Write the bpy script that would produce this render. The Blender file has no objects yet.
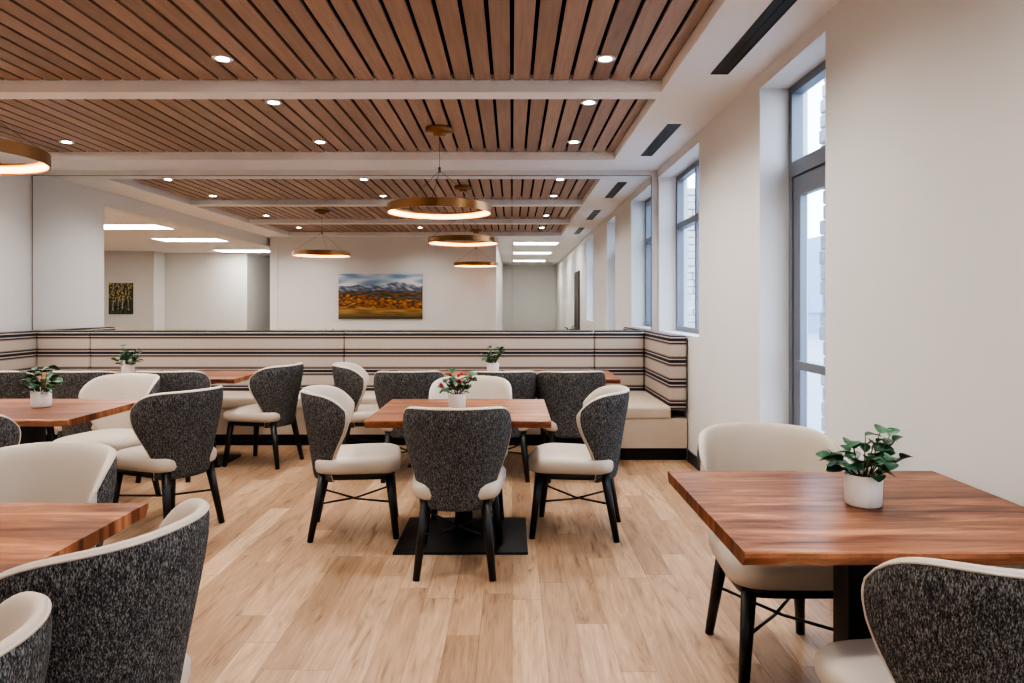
import bpy, bmesh, math, random
from mathutils import Vector, Matrix, noise
random.seed(7)
C = bpy.context.scene.collection
K = 0.951
H = 1.36

def lin(c):
    r = []
    for v in c:
        v = v/255.0
        r.append(v/12.92 if v <= 0.04045 else ((v+0.055)/1.055)**2.4)
    return (r[0], r[1], r[2], 1.0)

# ---------------------------------------------------------------- materials
def new_mat(name):
    m = bpy.data.materials.new(name); m.use_nodes = True
    nt = m.node_tree
    return m, nt, nt.nodes['Principled BSDF']
def N(nt, t, **kw):
    n = nt.nodes.new(t)
    for k, v in kw.items(): setattr(n, k, v)
    return n
def L(nt, a, b): nt.links.new(a, b)
def math_n(nt, op, a, b=None, c=None):
    n = N(nt, 'ShaderNodeMath', operation=op)
    for i, v in enumerate((a, b, c)):
        if v is None: continue
        if isinstance(v, (int, float)): n.inputs[i].default_value = v
        else: L(nt, v, n.inputs[i])
    return n.outputs[0]
def mixc(nt, f, a, b, blend='MIX'):
    n = N(nt, 'ShaderNodeMix', data_type='RGBA', blend_type=blend)
    for i, v in ((0, f), (6, a), (7, b)):
        if isinstance(v, (int, float)): n.inputs[i].default_value = v
        elif isinstance(v, tuple): n.inputs[i].default_value = v
        else: L(nt, v, n.inputs[i])
    return n.outputs[2]
def ramp(nt, f, stops, interp='LINEAR'):
    n = N(nt, 'ShaderNodeValToRGB'); cr = n.color_ramp; cr.interpolation = interp
    cr.elements[0].position = stops[0][0]; cr.elements[0].color = stops[0][1]
    cr.elements[1].position = stops[-1][0]; cr.elements[1].color = stops[-1][1]
    for p, c in stops[1:-1]:
        e = cr.elements.new(p); e.color = c
    L(nt, f, n.inputs[0]); return n.outputs[0]
def coords(nt, scale=(1,1,1), kind='Object', loc=(0,0,0)):
    tc = N(nt, 'ShaderNodeTexCoord'); mp = N(nt, 'ShaderNodeMapping')
    mp.inputs['Scale'].default_value = scale; mp.inputs['Location'].default_value = loc
    L(nt, tc.outputs[kind], mp.inputs[0]); return mp.outputs[0]
def noise_n(nt, vec, scale=5, detail=4, rough=.5, dist=0):
    n = N(nt, 'ShaderNodeTexNoise')
    n.inputs['Scale'].default_value = scale; n.inputs['Detail'].default_value = detail
    n.inputs['Roughness'].default_value = rough; n.inputs['Distortion'].default_value = dist
    L(nt, vec, n.inputs['Vector']); return n.outputs[0]
def bump(nt, b, h, strength=.2, dist=.01):
    n = N(nt, 'ShaderNodeBump'); n.inputs['Strength'].default_value = strength
    n.inputs['Distance'].default_value = dist
    L(nt, h, n.inputs['Height']); L(nt, n.outputs[0], b.inputs['Normal'])
def simple(name, col, rough=.5, metal=0, var=.04, scale=6, bstr=0, bscale=200, spec=.5):
    m, nt, b = new_mat(name)
    c = lin(col)
    v = coords(nt)
    n = noise_n(nt, v, scale, 3)
    c2 = tuple(max(0, x*(1-var*2)) for x in c[:3])+(1,)
    L(nt, mixc(nt, n, c, c2), b.inputs['Base Color'])
    b.inputs['Roughness'].default_value = rough; b.inputs['Metallic'].default_value = metal
    b.inputs['Specular IOR Level'].default_value = spec
    if bstr: bump(nt, b, noise_n(nt, v, bscale, 3), bstr, .003)
    return m
def emis(name, col, s):
    m, nt, b = new_mat(name)
    b.inputs['Base Color'].default_value = lin(col)
    b.inputs['Emission Color'].default_value = lin(col)
    b.inputs['Emission Strength'].default_value = s
    return m

M_wall = simple('painted_wall', (220,220,218), .75, var=.01, bstr=.04, bscale=120)
M_ceil = simple('painted_soffit', (232,232,232), .8, var=.01)
M_trimdark = simple('dark_baseboard', (52,50,50), .5)
M_black = simple('black_metal', (20,20,21), .42, metal=.3)
M_void = simple('matte_black', (6,6,6), .9, spec=.05)
M_legs = simple('ebonised_wood', (20,19,19), .4)
M_frame = simple('window_aluminium', (128,133,142), .4, metal=.3)
M_cream = simple('cream_vinyl', (192,181,167), .42, var=.03, scale=8, bstr=.08, bscale=220)
M_pip = simple('dark_piping', (40,39,40), .6)
M_pot = simple('white_ceramic', (236,235,232), .3, var=.01)
M_soil = simple('soil', (50,38,30), .95)
M_brass = simple('brushed_brass', (150,112,78), .3, metal=1, var=.1, scale=3)
M_wire = simple('steel_wire', (120,110,100), .4, metal=.8)
M_trof = emis('troffer_lens', (255,251,246), 18)
M_can = emis('downlight_lens', (255,246,234), 60)
M_glow = emis('pendant_diffuser', (255,172,98), 9)
M_stone = simple('stone_column', (196,194,190), .9, var=.3, scale=16, bstr=.8, bscale=14)
M_door = simple('dark_door', (60,50,45), .5)

def mirror_mat():
    m, nt, b = new_mat('mirror_glass')
    v = coords(nt); n = noise_n(nt, v, .5, 1)
    L(nt, mixc(nt, n, (.84,.85,.84,1), (.82,.83,.825,1)), b.inputs['Base Color'])
    b.inputs['Metallic'].default_value = 1; b.inputs['Roughness'].default_value = 0.0
    return m
M_mirror = mirror_mat()

def glass_mat():
    m, nt, b = new_mat('window_glass')
    tr = N(nt, 'ShaderNodeBsdfTransparent'); tr.inputs[0].default_value = (.86,.90,.95,1)
    gl = N(nt, 'ShaderNodeBsdfGlossy'); gl.inputs['Roughness'].default_value = .02
    lw = N(nt, 'ShaderNodeLayerWeight'); lw.inputs[0].default_value = .12
    mx = N(nt, 'ShaderNodeMixShader')
    L(nt, math_n(nt, 'MULTIPLY', lw.outputs[1], .5), mx.inputs[0]); L(nt, tr.outputs[0], mx.inputs[1]); L(nt, gl.outputs[0], mx.inputs[2])
    L(nt, mx.outputs[0], nt.nodes['Material Output'].inputs[0])
    return m
M_glass = glass_mat()

def floor_mat():
    m, nt, b = new_mat('oak_plank_floor')
    tc = N(nt, 'ShaderNodeTexCoord'); sp = N(nt, 'ShaderNodeSeparateXYZ'); L(nt, tc.outputs['Object'], sp.inputs[0])
    x = math_n(nt, 'DIVIDE', sp.outputs[0], .135)
    i = math_n(nt, 'FLOOR', x); fx = math_n(nt, 'FRACT', x)
    wn = N(nt, 'ShaderNodeTexWhiteNoise', noise_dimensions='1D'); L(nt, i, wn.inputs['W'])
    off = math_n(nt, 'MULTIPLY', wn.outputs[0], 7.3)
    y = math_n(nt, 'ADD', math_n(nt, 'DIVIDE', sp.outputs[1], 1.15), off)
    j = math_n(nt, 'FLOOR', y); fy = math_n(nt, 'FRACT', y)
    cb = N(nt, 'ShaderNodeCombineXYZ'); L(nt, i, cb.inputs[0]); L(nt, j, cb.inputs[1])
    w2 = N(nt, 'ShaderNodeTexWhiteNoise', noise_dimensions='3D'); L(nt, cb.outputs[0], w2.inputs['Vector'])
    rnd = w2.outputs[0]
    cb2 = N(nt, 'ShaderNodeCombineXYZ')
    L(nt, math_n(nt, 'MULTIPLY', sp.outputs[0], 12), cb2.inputs[0])
    L(nt, math_n(nt, 'MULTIPLY', sp.outputs[1], 1.6), cb2.inputs[1])
    L(nt, math_n(nt, 'MULTIPLY', rnd, 60), cb2.inputs[2])
    g = noise_n(nt, cb2.outputs[0], 1.6, 6, .62, 1.4)
    cb3 = N(nt, 'ShaderNodeCombineXYZ')
    L(nt, math_n(nt, 'MULTIPLY', sp.outputs[0], 90), cb3.inputs[0])
    L(nt, math_n(nt, 'MULTIPLY', sp.outputs[1], 3), cb3.inputs[1])
    L(nt, math_n(nt, 'MULTIPLY', rnd, 60), cb3.inputs[2])
    g2 = noise_n(nt, cb3.outputs[0], 1.5, 3, .6)
    base = ramp(nt, rnd, [(0, lin((160,129,102))), (.5, lin((182,150,121))), (1, lin((200,170,140)))])
    gr = ramp(nt, g, [(.30, (.50,.43,.37,1)), (.43, (.86,.83,.80,1)), (.7, (1.08,1.08,1.07,1))])
    c = mixc(nt, 1.0, base, gr, 'MULTIPLY')
    gr2 = ramp(nt, g2, [(.3, (.76,.74,.72,1)), (.7, (1.05,1.05,1.05,1))])
    c = mixc(nt, 1.0, c, gr2, 'MULTIPLY')
    e1 = math_n(nt, 'LESS_THAN', fx, .018); e2 = math_n(nt, 'LESS_THAN', fy, .003)
    e = math_n(nt, 'MAXIMUM', e1, e2)
    c = mixc(nt, math_n(nt, 'MULTIPLY', e, .6), c, lin((84,62,44)))
    L(nt, c, b.inputs['Base Color'])
    b.inputs['Roughness'].default_value = .38
    bump(nt, b, g2, .05, .002)
    return m
M_floor = floor_mat()

def slat_mat():
    m, nt, b = new_mat('wood_slat')
    tc = N(nt, 'ShaderNodeTexCoord'); sp = N(nt, 'ShaderNodeSeparateXYZ'); L(nt, tc.outputs['Object'], sp.inputs[0])
    i = math_n(nt, 'FLOOR', math_n(nt, 'DIVIDE', sp.outputs[0], .131))
    wn = N(nt, 'ShaderNodeTexWhiteNoise', noise_dimensions='1D'); L(nt, i, wn.inputs['W'])
    cb = N(nt, 'ShaderNodeCombineXYZ')
    L(nt, math_n(nt, 'MULTIPLY', sp.outputs[0], 30), cb.inputs[0])
    L(nt, math_n(nt, 'MULTIPLY', sp.outputs[1], 1.5), cb.inputs[1])
    L(nt, math_n(nt, 'MULTIPLY', wn.outputs[0], 40), cb.inputs[2])
    g = noise_n(nt, cb.outputs[0], 1.5, 5, .6, .6)
    base = ramp(nt, wn.outputs[0], [(0, lin((152,128,113))), (1, lin((176,150,133)))])
    c = mixc(nt, 1.0, base, ramp(nt, g, [(.3, (.82,.80,.79,1)), (.7, (1.06,1.06,1.06,1))]), 'MULTIPLY')
    L(nt, c, b.inputs['Base Color']); b.inputs['Roughness'].default_value = .45
    return m
M_slat = slat_mat()

def table_mat():
    m, nt, b = new_mat('live_edge_walnut')
    oi = N(nt, 'ShaderNodeObjectInfo')
    tc = N(nt, 'ShaderNodeTexCoord'); sp = N(nt, 'ShaderNodeSeparateXYZ'); L(nt, tc.outputs['Object'], sp.inputs[0])
    rz = math_n(nt, 'MULTIPLY', oi.outputs['Random'], 20)
    cb = N(nt, 'ShaderNodeCombineXYZ')
    L(nt, math_n(nt, 'MULTIPLY', sp.outputs[0], 1.5), cb.inputs[0])
    L(nt, math_n(nt, 'MULTIPLY', sp.outputs[1], 14), cb.inputs[1]); L(nt, rz, cb.inputs[2])
    g = noise_n(nt, cb.outputs[0], 1.2, 6, .65, .9)
    cb2 = N(nt, 'ShaderNodeCombineXYZ')
    L(nt, math_n(nt, 'MULTIPLY', sp.outputs[0], 5), cb2.inputs[0])
    L(nt, math_n(nt, 'MULTIPLY', sp.outputs[1], 130), cb2.inputs[1]); L(nt, rz, cb2.inputs[2])
    g2 = noise_n(nt, cb2.outputs[0], 1.5, 3, .6)
    bi = math_n(nt, 'FLOOR', math_n(nt, 'ADD', math_n(nt, 'DIVIDE', sp.outputs[1], .075), rz))
    wn = N(nt, 'ShaderNodeTexWhiteNoise', noise_dimensions='1D'); L(nt, bi, wn.inputs['W'])
    c = ramp(nt, g, [(.32, lin((72,40,28))), (.42, lin((122,76,54))), (.54, lin((158,106,77))), (.68, lin((196,146,110)))])
    c = mixc(nt, 1.0, c, ramp(nt, wn.outputs[0], [(0, (.66,.60,.56,1)), (.5,(.92,.89,.86,1)), (1, (1.18,1.15,1.10,1))]), 'MULTIPLY')
    c = mixc(nt, 1.0, c, ramp(nt, g2, [(.3, (.74,.72,.70,1)), (.7, (1.06,1.06,1.06,1))]), 'MULTIPLY')
    L(nt, c, b.inputs['Base Color']); b.inputs['Roughness'].default_value = .33
    b.inputs['Specular IOR Level'].default_value = .4
    return m
M_table = table_mat()

def tweed_mat():
    m, nt, b = new_mat('charcoal_tweed')
    v = coords(nt, (420,420,150))
    n1 = noise_n(nt, v, 1, 2, .7)
    v2 = coords(nt, (190,190,45))
    n2 = noise_n(nt, v2, 1, 2, .6)
    s = math_n(nt, 'ADD', math_n(nt, 'MULTIPLY', n1, .65), math_n(nt, 'MULTIPLY', n2, .35))
    c = ramp(nt, s, [(.38, lin((28,28,29))), (.50, lin((68,67,67))), (.62, lin((138,136,133)))])
    L(nt, c, b.inputs['Base Color']); b.inputs['Roughness'].default_value = .9
    b.inputs['Specular IOR Level'].default_value = .2
    bump(nt, b, n1, .35, .003)
    return m
M_tweed = tweed_mat()

def stripe_mat():
    m, nt, b = new_mat('striped_banquette_fabric')
    tc = N(nt, 'ShaderNodeTexCoord'); sp = N(nt, 'ShaderNodeSeparateXYZ'); L(nt, tc.outputs['Object'], sp.inputs[0])
    f = math_n(nt, 'FRACT', math_n(nt, 'DIVIDE', math_n(nt, 'SUBTRACT', sp.outputs[2], .015), .19))
    D = lin((40,38,46)); B = lin((186,173,162)); T = lin((142,128,120))
    c = ramp(nt, f, [(0, B), (.26, T), (.315, D), (.38, B), (.44, D), (.58, B), (.64, D), (.705, T), (.76, B), (1, B)], 'CONSTANT')
    v = coords(nt, (300,300,300)); n = noise_n(nt, v, 1, 2)
    c = mixc(nt, 1.0, c, ramp(nt, n, [(.3, (.84,.84,.84,1)), (.7, (1.04,1.04,1.04,1))]), 'MULTIPLY')
    L(nt, c, b.inputs['Base Color']); b.inputs['Roughness'].default_value = .85
    return m
M_stripe = stripe_mat()
M_seatfab = simple('cream_seat_fabric', (194,178,160), .6, var=.05, scale=5, bstr=.1)
def attr_mat(name):
    m, nt, b = new_mat(name)
    a = N(nt, 'ShaderNodeAttribute', attribute_name='Col')
    L(nt, a.outputs[0], b.inputs['Base Color']); b.inputs['Roughness'].default_value = .6
    return m
M_art = attr_mat('painted_canvas')
def leaf_mat():
    m, nt, b = new_mat('leaf_green')
    v = coords(nt); n = noise_n(nt, v, 25, 2)
    L(nt, ramp(nt, n, [(.3, lin((34,70,50))), (.55, lin((58,100,72))), (.75, lin((104,138,112)))]), b.inputs['Base Color'])
    b.inputs['Roughness'].default_value = .4
    return m
M_leaf = leaf_mat()
M_berry = simple('red_berry', (180,44,48), .4)
M_stem = simple('stem', (86,80,50), .6)
M_ground = simple('pavement', (170,170,170), .9, var=.1)

# ---------------------------------------------------------------- mesh helpers
def obj_from_bm(bm, name, mats, smooth=False, parent=None, loc=(0,0,0)):
    bmesh.ops.recalc_face_normals(bm, faces=bm.faces[:])
    me = bpy.data.meshes.new(name)
    bm.to_mesh(me); bm.free()
    for m in mats: me.materials.append(m)
    if smooth:
        for p in me.polygons: p.use_smooth = True
    o = bpy.data.objects.new(name, me); C.objects.link(o); o.location = loc
    if parent: o.parent = parent
    return o
def bbox_add(bm, a, b, mi=0):
    x0,y0,z0 = a; x1,y1,z1 = b
    vs = [bm.verts.new(p) for p in ((x0,y0,z0),(x1,y0,z0),(x1,y1,z0),(x0,y1,z0),(x0,y0,z1),(x1,y0,z1),(x1,y1,z1),(x0,y1,z1))]
    for f in ((0,3,2,1),(4,5,6,7),(0,1,5,4),(1,2,6,5),(2,3,7,6),(3,0,4,7)):
        fc = bm.faces.new([vs[i] for i in f]); fc.material_index = mi
def box(name, a, b, mat, bevel=0, parent=None):
    return boxes(name, [(a, b)], mat, bevel, parent)
def boxes(name, lst, mat, bevel=0, parent=None):
    bm = bmesh.new()
    for a, b in lst: bbox_add(bm, a, b)
    o = obj_from_bm(bm, name, [mat], parent=parent)
    if bevel:
        md = o.modifiers.new('bevel', 'BEVEL'); md.width = bevel; md.segments = 4; md.limit_method = 'ANGLE'
        for p in o.data.polygons: p.use_smooth = True
    return o
def pane(name, x, y0, y1, z0, z1, mat, parent):
    me = bpy.data.meshes.new(name)
    me.from_pydata([(x,y0,z0),(x,y0,z1),(x,y1,z1),(x,y1,z0)], [], [(0,1,2,3)])
    me.materials.append(mat)
    o = bpy.data.objects.new(name, me); C.objects.link(o); o.parent = parent
def tube(bm, p0, p1, r0, r1, n=10, mi=0, cap=True):
    p0 = Vector(p0); p1 = Vector(p1); d = (p1-p0).normalized()
    u = d.orthogonal().normalized(); w = d.cross(u)
    A = [bm.verts.new(p0+(u*math.cos(t)+w*math.sin(t))*r0) for t in [2*math.pi*i/n for i in range(n)]]
    B = [bm.verts.new(p1+(u*math.cos(t)+w*math.sin(t))*r1) for t in [2*math.pi*i/n for i in range(n)]]
    for i in range(n):
        f = bm.faces.new((A[i], A[(i+1)%n], B[(i+1)%n], B[i])); f.material_index = mi; f.smooth = True
    if cap:
        f = bm.faces.new(A[::-1]); f.material_index = mi
        f = bm.faces.new(B); f.material_index = mi
def lathe(bm, prof, cx=0, cy=0, n=32, mi=0, closed=False):
    rings = []
    for r, z in prof:
        rings.append([bm.verts.new((cx+r*math.cos(2*math.pi*i/n), cy+r*math.sin(2*math.pi*i/n), z)) for i in range(n)])
    m = len(rings)
    for k in range(m if closed else m-1):
        a = rings[k]; b = rings[(k+1) % m]
        for i in range(n):
            f = bm.faces.new((a[i], a[(i+1)%n], b[(i+1)%n], b[i])); f.material_index = mi if not callable(mi) else mi(k); f.smooth = True
    return rings
def empty(name, loc=(0,0,0)):
    e = bpy.data.objects.new(name, None); e.location = loc; C.objects.link(e); e.empty_display_size = .1
    return e

# ---------------------------------------------------------------- room
XW = 1.63*K; YB = 7.275; ZC = 2.805; ZS = 2.88; XL = -5.13
HEAD = 2.72
box('floor', (-13,-10,-.1), (XW+.3, YB+.1, 0), M_floor)
box('wall_back', (-13, YB, 0), (XW+.3, YB+.15, 3.1), M_wall)
XO = XW+.30
seg = [((XW,-10,0),(XO,.3,3.1)), ((XW,1.5,0),(XO,3.376,3.1)), ((XW,4.27,0),(XO,5.66,3.1)), ((XW,7.2,0),(XO,YB,3.1)),
       ((XW,.3,HEAD),(XO,1.5,3.1)), ((XW,3.376,HEAD),(XO,4.27,3.1)), ((XW,5.66,HEAD),(XO,7.2,3.1)),
       ((XW,.3,0),(XO,1.5,1.07)), ((XW,5.66,0),(XO,7.2,1.10))]
boxes('wall_right', seg, M_wall)
box('wall_left', (XL-.15,5.94,0), (XL,YB,3.1), M_wall)
box('wall_header_left', (XL-.15,-1.7,2.62), (XL,5.94,3.1), M_wall)
box('wall_behind', (-4.9,.085,0), (-.33,.285,3.1), M_wall)
box('wall_corridor_left', (-.48,-10,0), (-.33,.085,3.1), M_wall)
box('wall_corridor_end', (-.33,-10.1,0), (XW,-9.6,3.1), M_wall)
box('wall_hall', (-5.05,-6,0), (-4.9,.285,3.1), M_wall)
box('wall_gallery', (-13,-1.35,0), (-8.25,-1.2,3.1), M_wall)
box('wall_lounge', (-8.4,-1.85,0), (-6.3,-1.7,3.1), M_wall)
box('wall_gallery_return', (-8.4,-1.7,0), (-8.25,-1.35,3.1), M_wall)
box('wall_hall_left', (-6.45,-6,0), (-6.3,-1.85,3.1), M_wall)
box('wall_hall_end', (-6.45,-6.15,0), (-4.9,-6,3.1), M_wall)
box('wall_far_left', (-13.1,-1.3,0), (-13,YB,3.1), M_wall)

bl, br = -4.6, 1.06*K
boxes('ceiling', [((br,-.0,ZC),(XO,YB,3.1)), ((XL,-.0,ZC),(bl,YB,3.1)), ((bl,6.75,ZC),(br,YB,3.1)),
     ((bl,0,ZC),(br,.45,3.1)), ((XL,-10,ZC),(XO,0,3.1)), ((-13,-6.2,2.62),(XL-.15,YB,3.1))], M_ceil)
box('trim_beam_1', (bl,4.61,ZC), (br,4.77,3.05), M_ceil)
box('trim_beam_2', (bl,2.44,ZC), (br,2.60,3.05), M_ceil)
box('ceiling_backer', (bl,.45,ZS+.045), (br,6.75,ZS+.07), M_void)
bm = bmesh.new()
P = .131
for (y0,y1) in ((.45,2.44),(2.60,4.61),(4.77,6.75)):
    i = math.ceil(bl/P)
    while i*P < br-.02:
        x0 = i*P+.0115; x1 = min((i+1)*P-.0115, br-.006)
        bbox_add(bm, (x0,y0+.014,ZS), (x1,y1-.014,ZS+.018)); i += 1
obj_from_bm(bm, 'ceiling_slats', [M_slat])
for (y0,y1) in ((5.42,6.56),(3.1,4.25),(.8,1.95)):
    e = empty('slot_diffuser', (1.29, (y0+y1)/2, ZC)); h = (y1-y0)/2
    boxes('frame', [((-.055,-h,-.004),(-.047,h,0)),((.047,-h,-.004),(.055,h,0)),((-.055,-h,-.004),(.055,-h+.008,0)),((-.055,h-.008,-.004),(.055,h,0)),((-.003,-h,-.004),(.003,h,0))], M_black, parent=e)
    box('slot', (-.05,-h,-.0015), (.05,h,-.0005), M_black, parent=e)
def downlight(x, y, z=ZS, power=104):
    bm = bmesh.new()
    lathe(bm, [(.035,z-.001),(.060,z-.004),(.064,z),(.064,z+.01)], 0, 0, 24, 0)
    r = [bm.verts.new((.045*math.cos(t), .045*math.sin(t), z-.0015)) for t in [2*math.pi*i/24 for i in range(24)]]
    f = bm.faces.new(r); f.material_index = 1
    o = obj_from_bm(bm, 'recessed_downlight', [M_ceil, M_can]); o.location = (x,y,0)
    ld = bpy.data.lights.new('downlight_lamp', 'SPOT'); ld.energy = power; ld.spot_size = math.radians(150); ld.spot_blend = 1
    ld.color = (1,.965,.93); ld.shadow_soft_size = .07
    lo = bpy.data.objects.new('downlight_lamp', ld); C.objects.link(lo); lo.location = (0,0,z-.02); lo.parent = o
for y in (1.3, 3.05, 4.2, 5.1, 6.33):
    for x in (.575,-1.78,-4.13): downlight(x, y)
def troffer(x, y, z, a=.6, b=.3):
    e = empty('ceiling_troffer', (x,y,z))
    box('lens', (-a,-b,-.006), (a,b,-.001), M_trof, parent=e)
    boxes('rim', [((-a-.02,-b-.02,-.01),(a+.02,-b,0)),((-a-.02,b,-.01),(a+.02,b+.02,0)),((-a-.02,-b,-.01),(-a,b,0)),((a,-b,-.01),(a+.02,b,0))], M_ceil, parent=e)
for y in (5.7,3.7,1.56,-1.05): troffer(-6.1, y, 2.62)
for y in (4.7,1.6): troffer(-9.6, y, 2.62)
for y in (-1.2,-4.0,-7.2): troffer(.55, y, ZC, .5, .3)
troffer(-5.6,-3.6,ZC,.3,.5)

boxes('baseboard_right', [((XW-.012,1.5,0),(XW,3.376,.1)), ((XW-.012,4.27,0),(XW,5.985,.1)), ((XW-.012,-.0,0),(XW,1.5,.1)), ((XW-.012,-9.6,0),(XW,0,.1))], M_trimdark)
boxes('baseboard_behind', [((-4.9,.285,0),(-.33,.297,.1))], M_trimdark)

# mirror
mx0, mx1, mz0, mz1 = -5.10, 1.480, 1.104, 2.744
e = empty('wall_mirror', (0, YB, 0))
seams = [mx0,-2.49,.0,1.480]
for i in range(3):
    box('mirror_panel_%d' % i, (seams[i]+.0015,-.012,mz0), (seams[i+1]-.0015,-.002,mz1), M_mirror, parent=e)
boxes('mirror_edge', [((mx0-.006,-.014,mz0),(mx0,0,mz1)),((mx1,-.014,mz0),(mx1+.006,0,mz1)),((mx0,-.014,mz1),(mx1,0,mz1+.005))], M_wire, parent=e)

# windows
XG = XW+.21
def frame_boxes(y0,y1,z0,z1,w=.05,bars=()):
    l = [((XG-.03,y0,z0),(XG+.04,y0+w,z1)),((XG-.03,y1-w,z0),(XG+.04,y1,z1)),((XG-.03,y0+w,z0),(XG+.04,y1-w,z0+w)),((XG-.03,y0+w,z1-w),(XG+.04,y1-w,z1))]
    for z,bw in bars: l.append(((XG-.035,y0+w,z-bw/2),(XG+.045,y1-w,z+bw/2)))
    return l
def window(n,y0,y1,z0,z1,bars,mull=()):
    e = empty('window_%d' % n)
    l = frame_boxes(y0,y1,z0,z1,.05,bars)
    for y in mull: l.append(((XG-.03,y-.025,z0+.05),(XG+.04,y+.025,z1-.05)))
    boxes('frame', l, M_frame, parent=e)
    pane('glass', XG+.005,y0+.04,y1-.04,z0+.04,z1-.04, M_glass, e)
window(1,5.66,7.2,1.10,HEAD,[(2.19,.06)],[6.43])
window(2,.3,1.5,1.07,HEAD,[(2.19,.06)])
e = empty('door_1')
boxes('door_frame', frame_boxes(3.376,4.27,0,HEAD,.05,[(2.2,.09)]), M_frame, parent=e)
boxes('door_leaf', [((XG-.02,3.43,.01),(XG+.02,3.53,2.15)),((XG-.02,4.12,.01),(XG+.02,4.22,2.15)),((XG-.02,3.53,.01),(XG+.02,4.12,.26)),((XG-.02,3.53,2.03),(XG+.02,4.12,2.15)),((XG-.05,3.53,.98),(XG-.02,4.12,1.03))], M_frame, parent=e)
pane('door_glass', XG,3.53,4.12,.26,2.03, M_glass, e)
pane('transom_glass', XG,3.42,4.23,2.24,2.68, M_glass, e)
e = empty('door_2', (XW,-1.6,0))
boxes('door_leaf', [((-.02,-.45,0),(0,.45,2.1))], M_door, parent=e)
boxes('door_casing', [((-.03,-.52,0),(0,-.45,2.17)),((-.03,.45,0),(0,.52,2.17)),((-.03,-.45,2.1),(0,.45,2.17))], M_trimdark, parent=e)
# outside
box('ground_outside', (XO,-12,-.2), (60,60,-.05), M_ground)
for y,x in ((5.45,2.78),(12.3,3.3)):
    bm = bmesh.new()
    for k in range(28):
        r = .22+random.uniform(-.016,.016)
        z = -.05+k*.125
        s_ = random.uniform(-.1,.1)
        bbox_add(bm, (x-r,y-r,z),(x+s_-.004,y+r,z+.119))
        r = .22+random.uniform(-.016,.016)
        bbox_add(bm, (x+s_+.004,y-r,z),(x+r,y+r,z+.119))
    o = obj_from_bm(bm, 'stone_column', [M_stone]); md = o.modifiers.new('b','BEVEL'); md.width = .012
M_bld = simple('distant_building', (150,165,190), .8, var=.12, scale=.6)
bm = bmesh.new()
bbox_add(bm, (16,26,-.05),(34,60,5))
for k in range(8): bbox_add(bm, (15.9,27+k*4,1),(16,29.2+k*4,3.4))
obj_from_bm(bm, 'neighbouring_building', [M_bld])

def art(name, w, h, fn, loc, nx=110, ny=64):
    bm = bmesh.new()
    lay = bm.loops.layers.float_color.new('Col')
    g = [[bm.verts.new((-w/2+w*i/nx, .025, -h/2+h*j/ny)) for i in range(nx+1)] for j in range(ny+1)]
    for j in range(ny):
        for i in range(nx):
            f = bm.faces.new((g[j][i],g[j][i+1],g[j+1][i+1],g[j+1][i]))
            col = lin(fn((i+.5)/nx,(j+.5)/ny))
            for l in f.loops: l[lay] = col
    e = empty(name, loc)
    me = bpy.data.meshes.new('canvas'); bm.to_mesh(me); bm.free(); me.materials.append(M_art)
    o = bpy.data.objects.new('canvas', me); C.objects.link(o); o.parent = e
    box('stretcher', (-w/2,0.001,-h/2),(w/2,.024,h/2), M_pip, parent=e)
def mixt(a,b,t): t=max(0,min(1,t)); return tuple(a[i]*(1-t)+b[i]*t for i in range(3))
def nz3(x,y,o): return noise.noise(Vector((x,y,o)))
def landscape(u,v):
    ridge = .72+.10*math.exp(-((u-.72)/.16)**2)+.05*math.exp(-((u-.30)/.14)**2)+.03*nz3(u*14,0,3)+.012*nz3(u*40,0,5)
    if v > ridge:
        return mixt((116,148,184),(214,219,224), .55+1.3*nz3(u*4,v*9,1))
    foot = .62+.04*nz3(u*5,0,7)
    if v > foot:
        snow = .05+(v-foot)*2.6+1.1*nz3(u*18+v*14,v*16,2)
        return mixt((84,94,118),(192,196,206), snow)
    hill = .40+.16*(1-u)+.03*nz3(u*9,0,11)
    if v > hill:
        return mixt((54,66,62),(134,92,56), .40+1.5*nz3(u*14,v*30,4))
    field = .22+.03*nz3(u*8,0,13)+.04*(1-u)
    if v > field:
        t = nz3(u*16,v*22,6)
        c = mixt((150,78,38),(200,142,62), .45+1.5*t)
        return mixt(c,(62,56,38), .36+1.8*nz3(u*22,v*28,9))
    c = mixt((180,140,80),(128,100,56), .5+1.2*nz3(u*5,v*30,1))
    return mixt((70,62,40),c, v*6)
art('landscape_painting', 1.75, .94, landscape, (-2.74,.286,1.56),150,84)
def leafart(u,v):
    # birch grove: pale trunks with yellow foliage on dark ground
    for k,(tx,tw) in enumerate(((.18,.03),(.40,.022),(.58,.03),(.82,.024))):
        if abs(u-tx-.03*nz3(0,v*3,k)) < tw and v > .12: return mixt((176,170,156),(70,68,64), .3+1.2*nz3(u*8,v*30,k))
    c = mixt((36,46,46),(84,98,72), .5+nz3(u*12,v*7,2)+.7*nz3(u*34,v*30,5))
    return mixt(c,(196,170,92), (nz3(u*16,v*16,8)-.05)*5 if v>.4 else 0)
art('leaf_print', .55, .72, leafart, (-9.0,-1.199,1.53), 50, 64)

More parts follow.
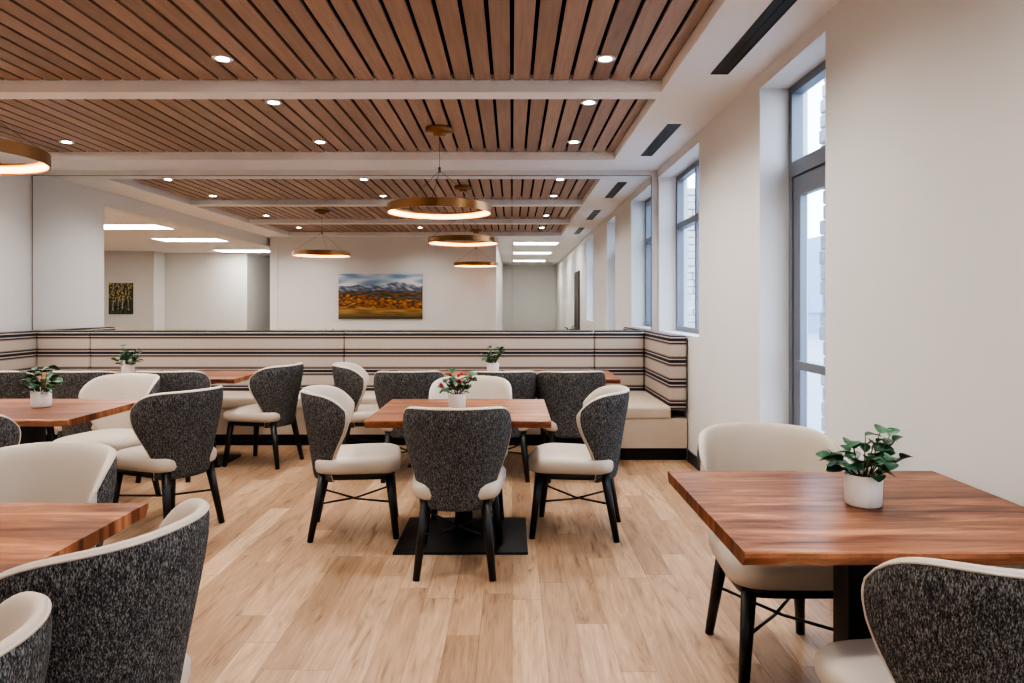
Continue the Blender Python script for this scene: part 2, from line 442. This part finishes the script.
# ---------------------------------------------------------------- banquette
e = empty('banquette_bench')
yb = YB-.015; XS0, XS1 = XL+.01, XW-.01
def cush(name,a,b,mat,bev=.025): return box(name,a,b,mat,bev,parent=e)
yf = 6.62
cuts = [XS0+.16,-4.4,-1.75,.86,XS1-.16]
for i in range(4):
    cush('back_cushion_%d'%i,(cuts[i]+.002,yb-.15,.44),(cuts[i+1]-.002,yb-.001,1.10),M_stripe)
cush('back_cushion_right',(XS1-.155,5.995,.44),(XS1,yb-.001,1.10),M_stripe)
cush('back_cushion_left',(XS0,5.96,.44),(XS0+.155,yb-.001,1.10),M_stripe)
scuts = [XS0+.62,-3.2,-1.75,-.4,XS1-.62]
for i in range(4):
    cush('seat_cushion_%d'%i,(scuts[i]+.002,yf,.36),(scuts[i+1]-.002,yb-.14,.475),M_seatfab)
cush('seat_cushion_right',(XS1-.62,5.99,.36),(XS1-.14,yb-.14,.475),M_seatfab)
cush('seat_cushion_left',(XS0+.14,5.96,.36),(XS0+.62,yb-.14,.475),M_seatfab)
boxes('bench_front',[((XS0+.6,yf+.02,.11),(XS1-.6,yb-.1,.37)),((XS1-.60,6.0,.11),(XS1,yb-.1,.37)),((XS0,5.97,.11),(XS0+.60,yb-.1,.37))],M_seatfab,parent=e)
boxes('kick_plinth',[((XS0+.58,yf+.05,0),(XS1-.58,yb-.1,.12)),((XS1-.58,6.03,0),(XS1,yb-.1,.12)),((XS0,6.0,0),(XS0+.58,yb-.1,.12))],M_black,parent=e)

# ---------------------------------------------------------------- chair
def superell(t, a, b, n):
    c, s = math.cos(t), math.sin(t)
    return (a*math.copysign(abs(c)**(2/n), c), b*math.copysign(abs(s)**(2/n), s))
def rings_solid(bm, levels, cy=0, n=40, mi=0):
    R = []
    for z, a, b, ex, oy in levels:
        R.append([])
        for i in range(n):
            x, y = superell(2*math.pi*i/n, a, b, ex)
            y += oy+cy
            x *= 1+.10*(y/.28)
            R[-1].append(bm.verts.new((x, y, z)))
    for k in range(len(R)-1):
        for i in range(n):
            f = bm.faces.new((R[k][i],R[k][(i+1)%n],R[k+1][(i+1)%n],R[k+1][i])); f.material_index = mi; f.smooth = True
    f = bm.faces.new(R[0][::-1]); f.material_index = mi
    f = bm.faces.new(R[-1]); f.material_index = mi; f.smooth = True
def make_chair_mesh():
    bm = bmesh.new()
    rings_solid(bm, [(.385,.212,.232,5,.03),(.393,.230,.245,5,.03),(.415,.240,.252,5,.03),(.448,.240,.252,5,.03),(.466,.232,.244,4.5,.03),(.478,.21,.22,4,.03),(.485,.15,.16,3,.03),(.488,.07,.08,2.5,.03)], mi=0)
    rings_solid(bm, [(.35,.200,.215,5,.03),(.388,.208,.222,5,.03)], mi=2)
    z0 = .335
    def sm(a,b,x):
        x = max(0,min(1,(x-a)/(b-a))); return x*x*(3-2*x)
    def Pm(s, v):
        zt = .866-.014*s*s-.115*abs(s)**7
        z = z0+(zt-z0)*v
        t = (z-z0)/(.866-z0)
        w = .212+.062*sm(0,.85,t)
        yb_ = -.215-.085*t**1.2
        th = math.radians(56+28*sm(.10,.75,t))*s
        dep = .27+.03*t
        x = w*math.copysign(abs(math.sin(th))**.88, th)
        y = yb_+dep*(1-math.cos(th))**1.05
        return Vector((x,y,z))
    NS, NV = 44, 24
    ss = [math.sin(math.pi/2*(-1+2*i/NS)) for i in range(NS+1)]
    vv = [.5-.5*math.cos(math.pi*j/NV) for j in range(NV+1)]
    T = .046
    def thick(s,v):
        vt = 1-max(0,v)**14 if v > .5 else 1-(1-v)**40
        return T*math.sqrt(max(0,(1-abs(s)**14)*vt))
    def nrm(s,v):
        e_ = 1e-3
        s1, s2 = max(-1,s-e_), min(1,s+e_); v1, v2 = max(0,v-e_), min(1,v+e_)
        n = (Pm(s2,v)-Pm(s1,v)).cross(Pm(s,v2)-Pm(s,v1)); n.normalize()
        if n.length < .5: n = Vector((0,-1,0))
        return n
    out, inn = [], []
    for s in ss:
        ro, ri = [], []
        for v in vv:
            p = Pm(s,v); n = nrm(s,v); th = thick(s,v)
            puff = .012*(1-s*s)*math.sin(math.pi*v)
            ro.append(bm.verts.new(p+n*th*.5)); ri.append(bm.verts.new(p-n*(th*.5+puff)))
        out.append(ro); inn.append(ri)
    for i in range(NS):
        for j in range(NV):
            sc = abs((ss[i]+ss[i+1])/2); vc = (vv[j]+vv[j+1])/2
            mi = 1 if (sc < .965 and vc < .975) else 0
            f = bm.faces.new((out[i][j],out[i+1][j],out[i+1][j+1],out[i][j+1])); f.material_index = mi; f.smooth = True
            f = bm.faces.new((inn[i][j],inn[i][j+1],inn[i+1][j+1],inn[i+1][j])); f.material_index = 0; f.smooth = True
    bmesh.ops.remove_doubles(bm, verts=bm.verts[:], dist=.0004)
    def seam_pt(s,v): return Pm(s,v)+nrm(s,v)*thick(s,v)*.5
    si = [k for k in range(NS+1) if abs(ss[k]) <= .972]; vi = [k for k in range(NV+1) if vv[k] <= .984]
    sm_, vm = ss[si[-1]], vv[vi[-1]]
    path = [seam_pt(-sm_,vm*k/10) for k in range(10)]+[seam_pt(-sm_+2*sm_*k/30,vm) for k in range(31)]+[seam_pt(sm_,vm*k/10) for k in range(9,-1,-1)]
    for a,b in zip(path[:-1],path[1:]): tube(bm,a,b,.0035,.0035,6,0,False)
    for (a,b) in (((-.18,.21,.37),(-.215,.25,0)),((.18,.21,.37),(.215,.25,0)),((-.150,-.17,.38),(-.19,-.24,0)),((.150,-.17,.38),(.19,-.24,0))):
        tube(bm,a,b,.027,.0175,12,2)
    def lp(a,b,z):
        a=Vector(a); b=Vector(b); t=(a.z-z)/(a.z-b.z); return a.lerp(b,t)
    A=lp((-.18,.21,.37),(-.215,.25,0),.21); B=lp((.15,-.17,.38),(.19,-.24,0),.21)
    Cc=lp((.18,.21,.37),(.215,.25,0),.21); D=lp((-.15,-.17,.38),(-.19,-.24,0),.21)
    for p,q in ((A,B),(Cc,D)):
        m_ = (p+q)/2+Vector((0,0,-.02)); tube(bm,p,m_,.006,.006,8,2); tube(bm,m_,q,.006,.006,8,2)
    bmesh.ops.recalc_face_normals(bm, faces=bm.faces[:])
    me = bpy.data.meshes.new('dining_chair'); bm.to_mesh(me); bm.free()
    for m in (M_cream,M_tweed,M_legs): me.materials.append(m)
    return me
CH = make_chair_mesh()
def chair(x,y,deg):
    o = bpy.data.objects.new('dining_chair', CH); C.objects.link(o)
    o.location = (x,y,0); o.rotation_euler = (0,0,math.radians(deg))
chair(-.285,3.62,0)
chair(-.96,4.16,-80)
chair(.40,4.16,80)
chair(-.28,4.56,180)
chair(1.01,2.60,180)
chair(1.05,1.57,6)
chair(-1.06,1.62,76)
chair(-1.05,1.00,84)
chair(-1.62,2.19,174)
chair(-2.12,4.22,64)
chair(-2.78,4.72,168)
chair(-2.72,3.42,0)
chair(-2.14,5.93,76)
chair(-1.24,5.93,-80)
for x in (-4.05,-3.36,-2.70): chair(x,5.50,random.uniform(-4,4))
for x in (-.82,-.08,.46): chair(x,5.50,random.uniform(-4,4))

# ---------------------------------------------------------------- tables
def table(x0,x1,y0,y1,seed,plate=(.70,.60),off=0):
    w = x1-x0; d = y1-y0; cx=(x0+x1)/2; cy=(y0+y1)/2
    e = empty('dining_table',(cx,cy,0))
    bm = bmesh.new(); n = 48; prof=[(.0,.760),(.004,.757),(.003,.745),(-.006,.732),(-.014,.722)]
    cols=[]
    for i in range(n+1):
        x = -w/2+w*i/n
        f_ = .009*noise.noise(Vector((x*4,seed,0)))+.003*noise.noise(Vector((x*16,seed,3)))
        g_ = .009*noise.noise(Vector((x*4,seed+9,0)))+.003*noise.noise(Vector((x*16,seed+7,3)))
        u = .006*noise.noise(Vector((x*13,seed,8)))
        c = [bm.verts.new((x,-d/2+f_-o+(u if k>1 else 0),z)) for k,(o,z) in enumerate(prof)]
        c2 = [bm.verts.new((x,d/2+g_+o,z)) for o,z in prof]
        cols.append(c[::-1]+c2)
    for i in range(n):
        a,b=cols[i],cols[i+1]; m=len(a)
        for k in range(m): bm.faces.new((a[k],b[k],b[(k+1)%m],a[(k+1)%m]))
    bm.faces.new(cols[0]); bm.faces.new(cols[-1][::-1])
    obj_from_bm(bm,'table_top',[M_table],parent=e)
    px,py=plate
    boxes('table_column',[((-.05,off-.05,.012),(.05,off+.05,.70)),((-.25,off-.22,.70),(.25,off+.22,.7215))],M_black,.004,parent=e)
    box('base_plate',(-px/2,off-py/2,0),(px/2,off+py/2,.014),M_black,.003,parent=e)
table(-.77,.205,3.56,4.40,1,(.74,.62),.06)
table(.567,1.53,1.666,2.484,2)
table(-3.30,-2.34,3.60,4.42,3)
table(-2.07,-1.11,1.26,2.08,4)
table(-1.06,-.10,5.60,6.35,5,(.6,.45))
table(-.08,.89,5.60,6.35,6,(.6,.45))
table(-3.24,-2.28,5.60,6.35,7,(.6,.45))
table(-4.23,-3.26,5.60,6.35,8,(.6,.45))

# ---------------------------------------------------------------- plants
def plant(x,y,seed,scale=1.0,berries=False):
    rnd = random.Random(seed)
    e = empty('potted_plant',(x,y,.761)); e.scale=(scale,)*3
    bm = bmesh.new()
    lathe(bm,[(.001,0),(.046,0),(.051,.004),(.053,.05),(.054,.092),(.053,.095),(.049,.094),(.048,.080)],n=36)
    obj_from_bm(bm,'pot',[M_pot],True,parent=e)
    bm = bmesh.new(); lathe(bm,[(.001,.083),(.048,.081)],n=24)
    obj_from_bm(bm,'soil',[M_soil],True,parent=e)
    bl_ = bmesh.new(); bs = bmesh.new(); bb = bmesh.new()
    def leaf(p,d,ln,wd):
        d=d.normalized(); side=d.cross(Vector((0,0,1)))
        if side.length<.1: side=Vector((1,0,0))
        side.normalize(); up=side.cross(d).normalized()
        roll=rnd.uniform(-.6,.6); side,up=(side*math.cos(roll)+up*math.sin(roll)),(up*math.cos(roll)-side*math.sin(roll))
        rows=[]
        for k in range(8):
            t=k/7; ww=wd*math.sin(math.pi*min(1,t*.93+.04))**.75
            c_=p+d*ln*t-Vector((0,0,1))*ln*.35*t*t
            rows.append([bl_.verts.new(c_-side*ww+up*ww*.3),bl_.verts.new(c_),bl_.verts.new(c_+side*ww+up*ww*.3)])
        for a,b in zip(rows[:-1],rows[1:]):
            for k in range(2):
                f=bl_.faces.new((a[k],a[k+1],b[k+1],b[k])); f.smooth=True
    for k in range(15):
        az=k*2.399+rnd.uniform(-.3,.3); el=rnd.uniform(.3,1.5)
        d=Vector((math.cos(az)*math.cos(el),math.sin(az)*math.cos(el),math.sin(el)))
        ln=rnd.uniform(.07,.11)+.05*math.sin(el)**3; p0=Vector((math.cos(az)*.015,math.sin(az)*.015,.08)); p1=p0+d*ln
        tube(bs,p0,p1,.0022,.0015,6)
        for q in range(4):
            pp=p0.lerp(p1,.4+.2*q); a2=az+rnd.uniform(-1.4,1.4)
            dd=(Vector((math.cos(a2),math.sin(a2),rnd.uniform(0,1.1))))
            leaf(pp,dd,rnd.uniform(.045,.066),rnd.uniform(.018,.026))
        if berries and k%2==0:
            bmesh.ops.create_icosphere(bb,subdivisions=2,radius=.011,matrix=Matrix.Translation(p1+Vector((rnd.uniform(-.01,.01),-.016,.014))))
    obj_from_bm(bs,'stems',[M_stem],parent=e)
    me=bpy.data.meshes.new('leaves'); bl_.to_mesh(me); bl_.free(); me.materials.append(M_leaf)
    o=bpy.data.objects.new('leaves',me); C.objects.link(o); o.parent=e
    if berries: obj_from_bm(bb,'berries',[M_berry],True,parent=e)
    else: bb.free()
plant(1.06,2.06,11,1.0)
plant(-.32,3.98,2,.95,True)
plant(-2.80,4.06,3,1.0)
plant(-3.42,6.08,4,1.0)
plant(-.17,6.08,5,1.0)

# ---------------------------------------------------------------- pendants
def pendant(x,y):
    e = empty('ring_pendant',(x,y,0)); R=.445; zc=2.185
    bm = bmesh.new()
    lathe(bm,[(R,zc-.034),(R,zc+.034),(R-.010,zc+.034),(R-.010,zc+.022),(R-.05,zc+.022),(R-.05,zc+.012),(R-.010,zc+.012),(R-.010,zc-.034)],n=96,closed=True)
    o=obj_from_bm(bm,'brass_ring',[M_brass],True,parent=e)
    for p in o.data.polygons: p.use_smooth=False
    bm = bmesh.new()
    lathe(bm,[(R-.012,zc+.010),(R-.012,zc-.026),(R-.026,zc-.026),(R-.026,zc+.010)],n=96,closed=True)
    obj_from_bm(bm,'light_diffuser',[M_glow],True,parent=e)
    bm = bmesh.new()
    for k in range(3):
        a=k*2*math.pi/3+.5; tube(bm,((R-.006)*math.cos(a),(R-.006)*math.sin(a),zc+.033),(0,0,2.52),.0018,.0018,6)
    tube(bm,(0,0,2.50),(0,0,2.545),.010,.010,12)
    tube(bm,(0,0,2.54),(0,0,2.87),.0022,.0022,6)
    obj_from_bm(bm,'suspension_wires',[M_wire],parent=e)
    bm = bmesh.new()
    lathe(bm,[(.001,2.815),(.05,2.815),(.055,2.82),(.055,2.838),(.112,2.84),(.118,2.846),(.118,ZS)],n=40)
    obj_from_bm(bm,'canopy',[M_brass],False,parent=e)
pendant(-.62,5.84)
pendant(-3.02,3.68)
pendant(-.72,.9)

# ---------------------------------------------------------------- world & camera
w = bpy.data.worlds.new('World'); bpy.context.scene.world = w; w.use_nodes = True
nt = w.node_tree; bg = nt.nodes['Background']
tc = nt.nodes.new('ShaderNodeTexCoord'); sx = nt.nodes.new('ShaderNodeSeparateXYZ'); nt.links.new(tc.outputs['Generated'], sx.inputs[0])
cr = nt.nodes.new('ShaderNodeValToRGB'); nt.links.new(sx.outputs[2], cr.inputs[0])
cr.color_ramp.elements[0].position=0; cr.color_ramp.elements[0].color=(.80,.87,.95,1)
cr.color_ramp.elements[1].position=.6; cr.color_ramp.elements[1].color=(.52,.66,.90,1)
nt.links.new(cr.outputs[0], bg.inputs[0]); bg.inputs[1].default_value = 6.5

cd = bpy.data.cameras.new('camera'); cam = bpy.data.objects.new('camera', cd); C.objects.link(cam)
cam.location=(0,0,H); cam.rotation_euler=(math.radians(90),0,0)
cd.lens=24; cd.sensor_width=36; cd.shift_y=-35.5/1024; cd.clip_start=.02
bpy.context.scene.camera = cam
vs = bpy.context.scene.view_settings
vs.view_transform='AgX'; vs.look='AgX - High Contrast'; vs.exposure=0.0
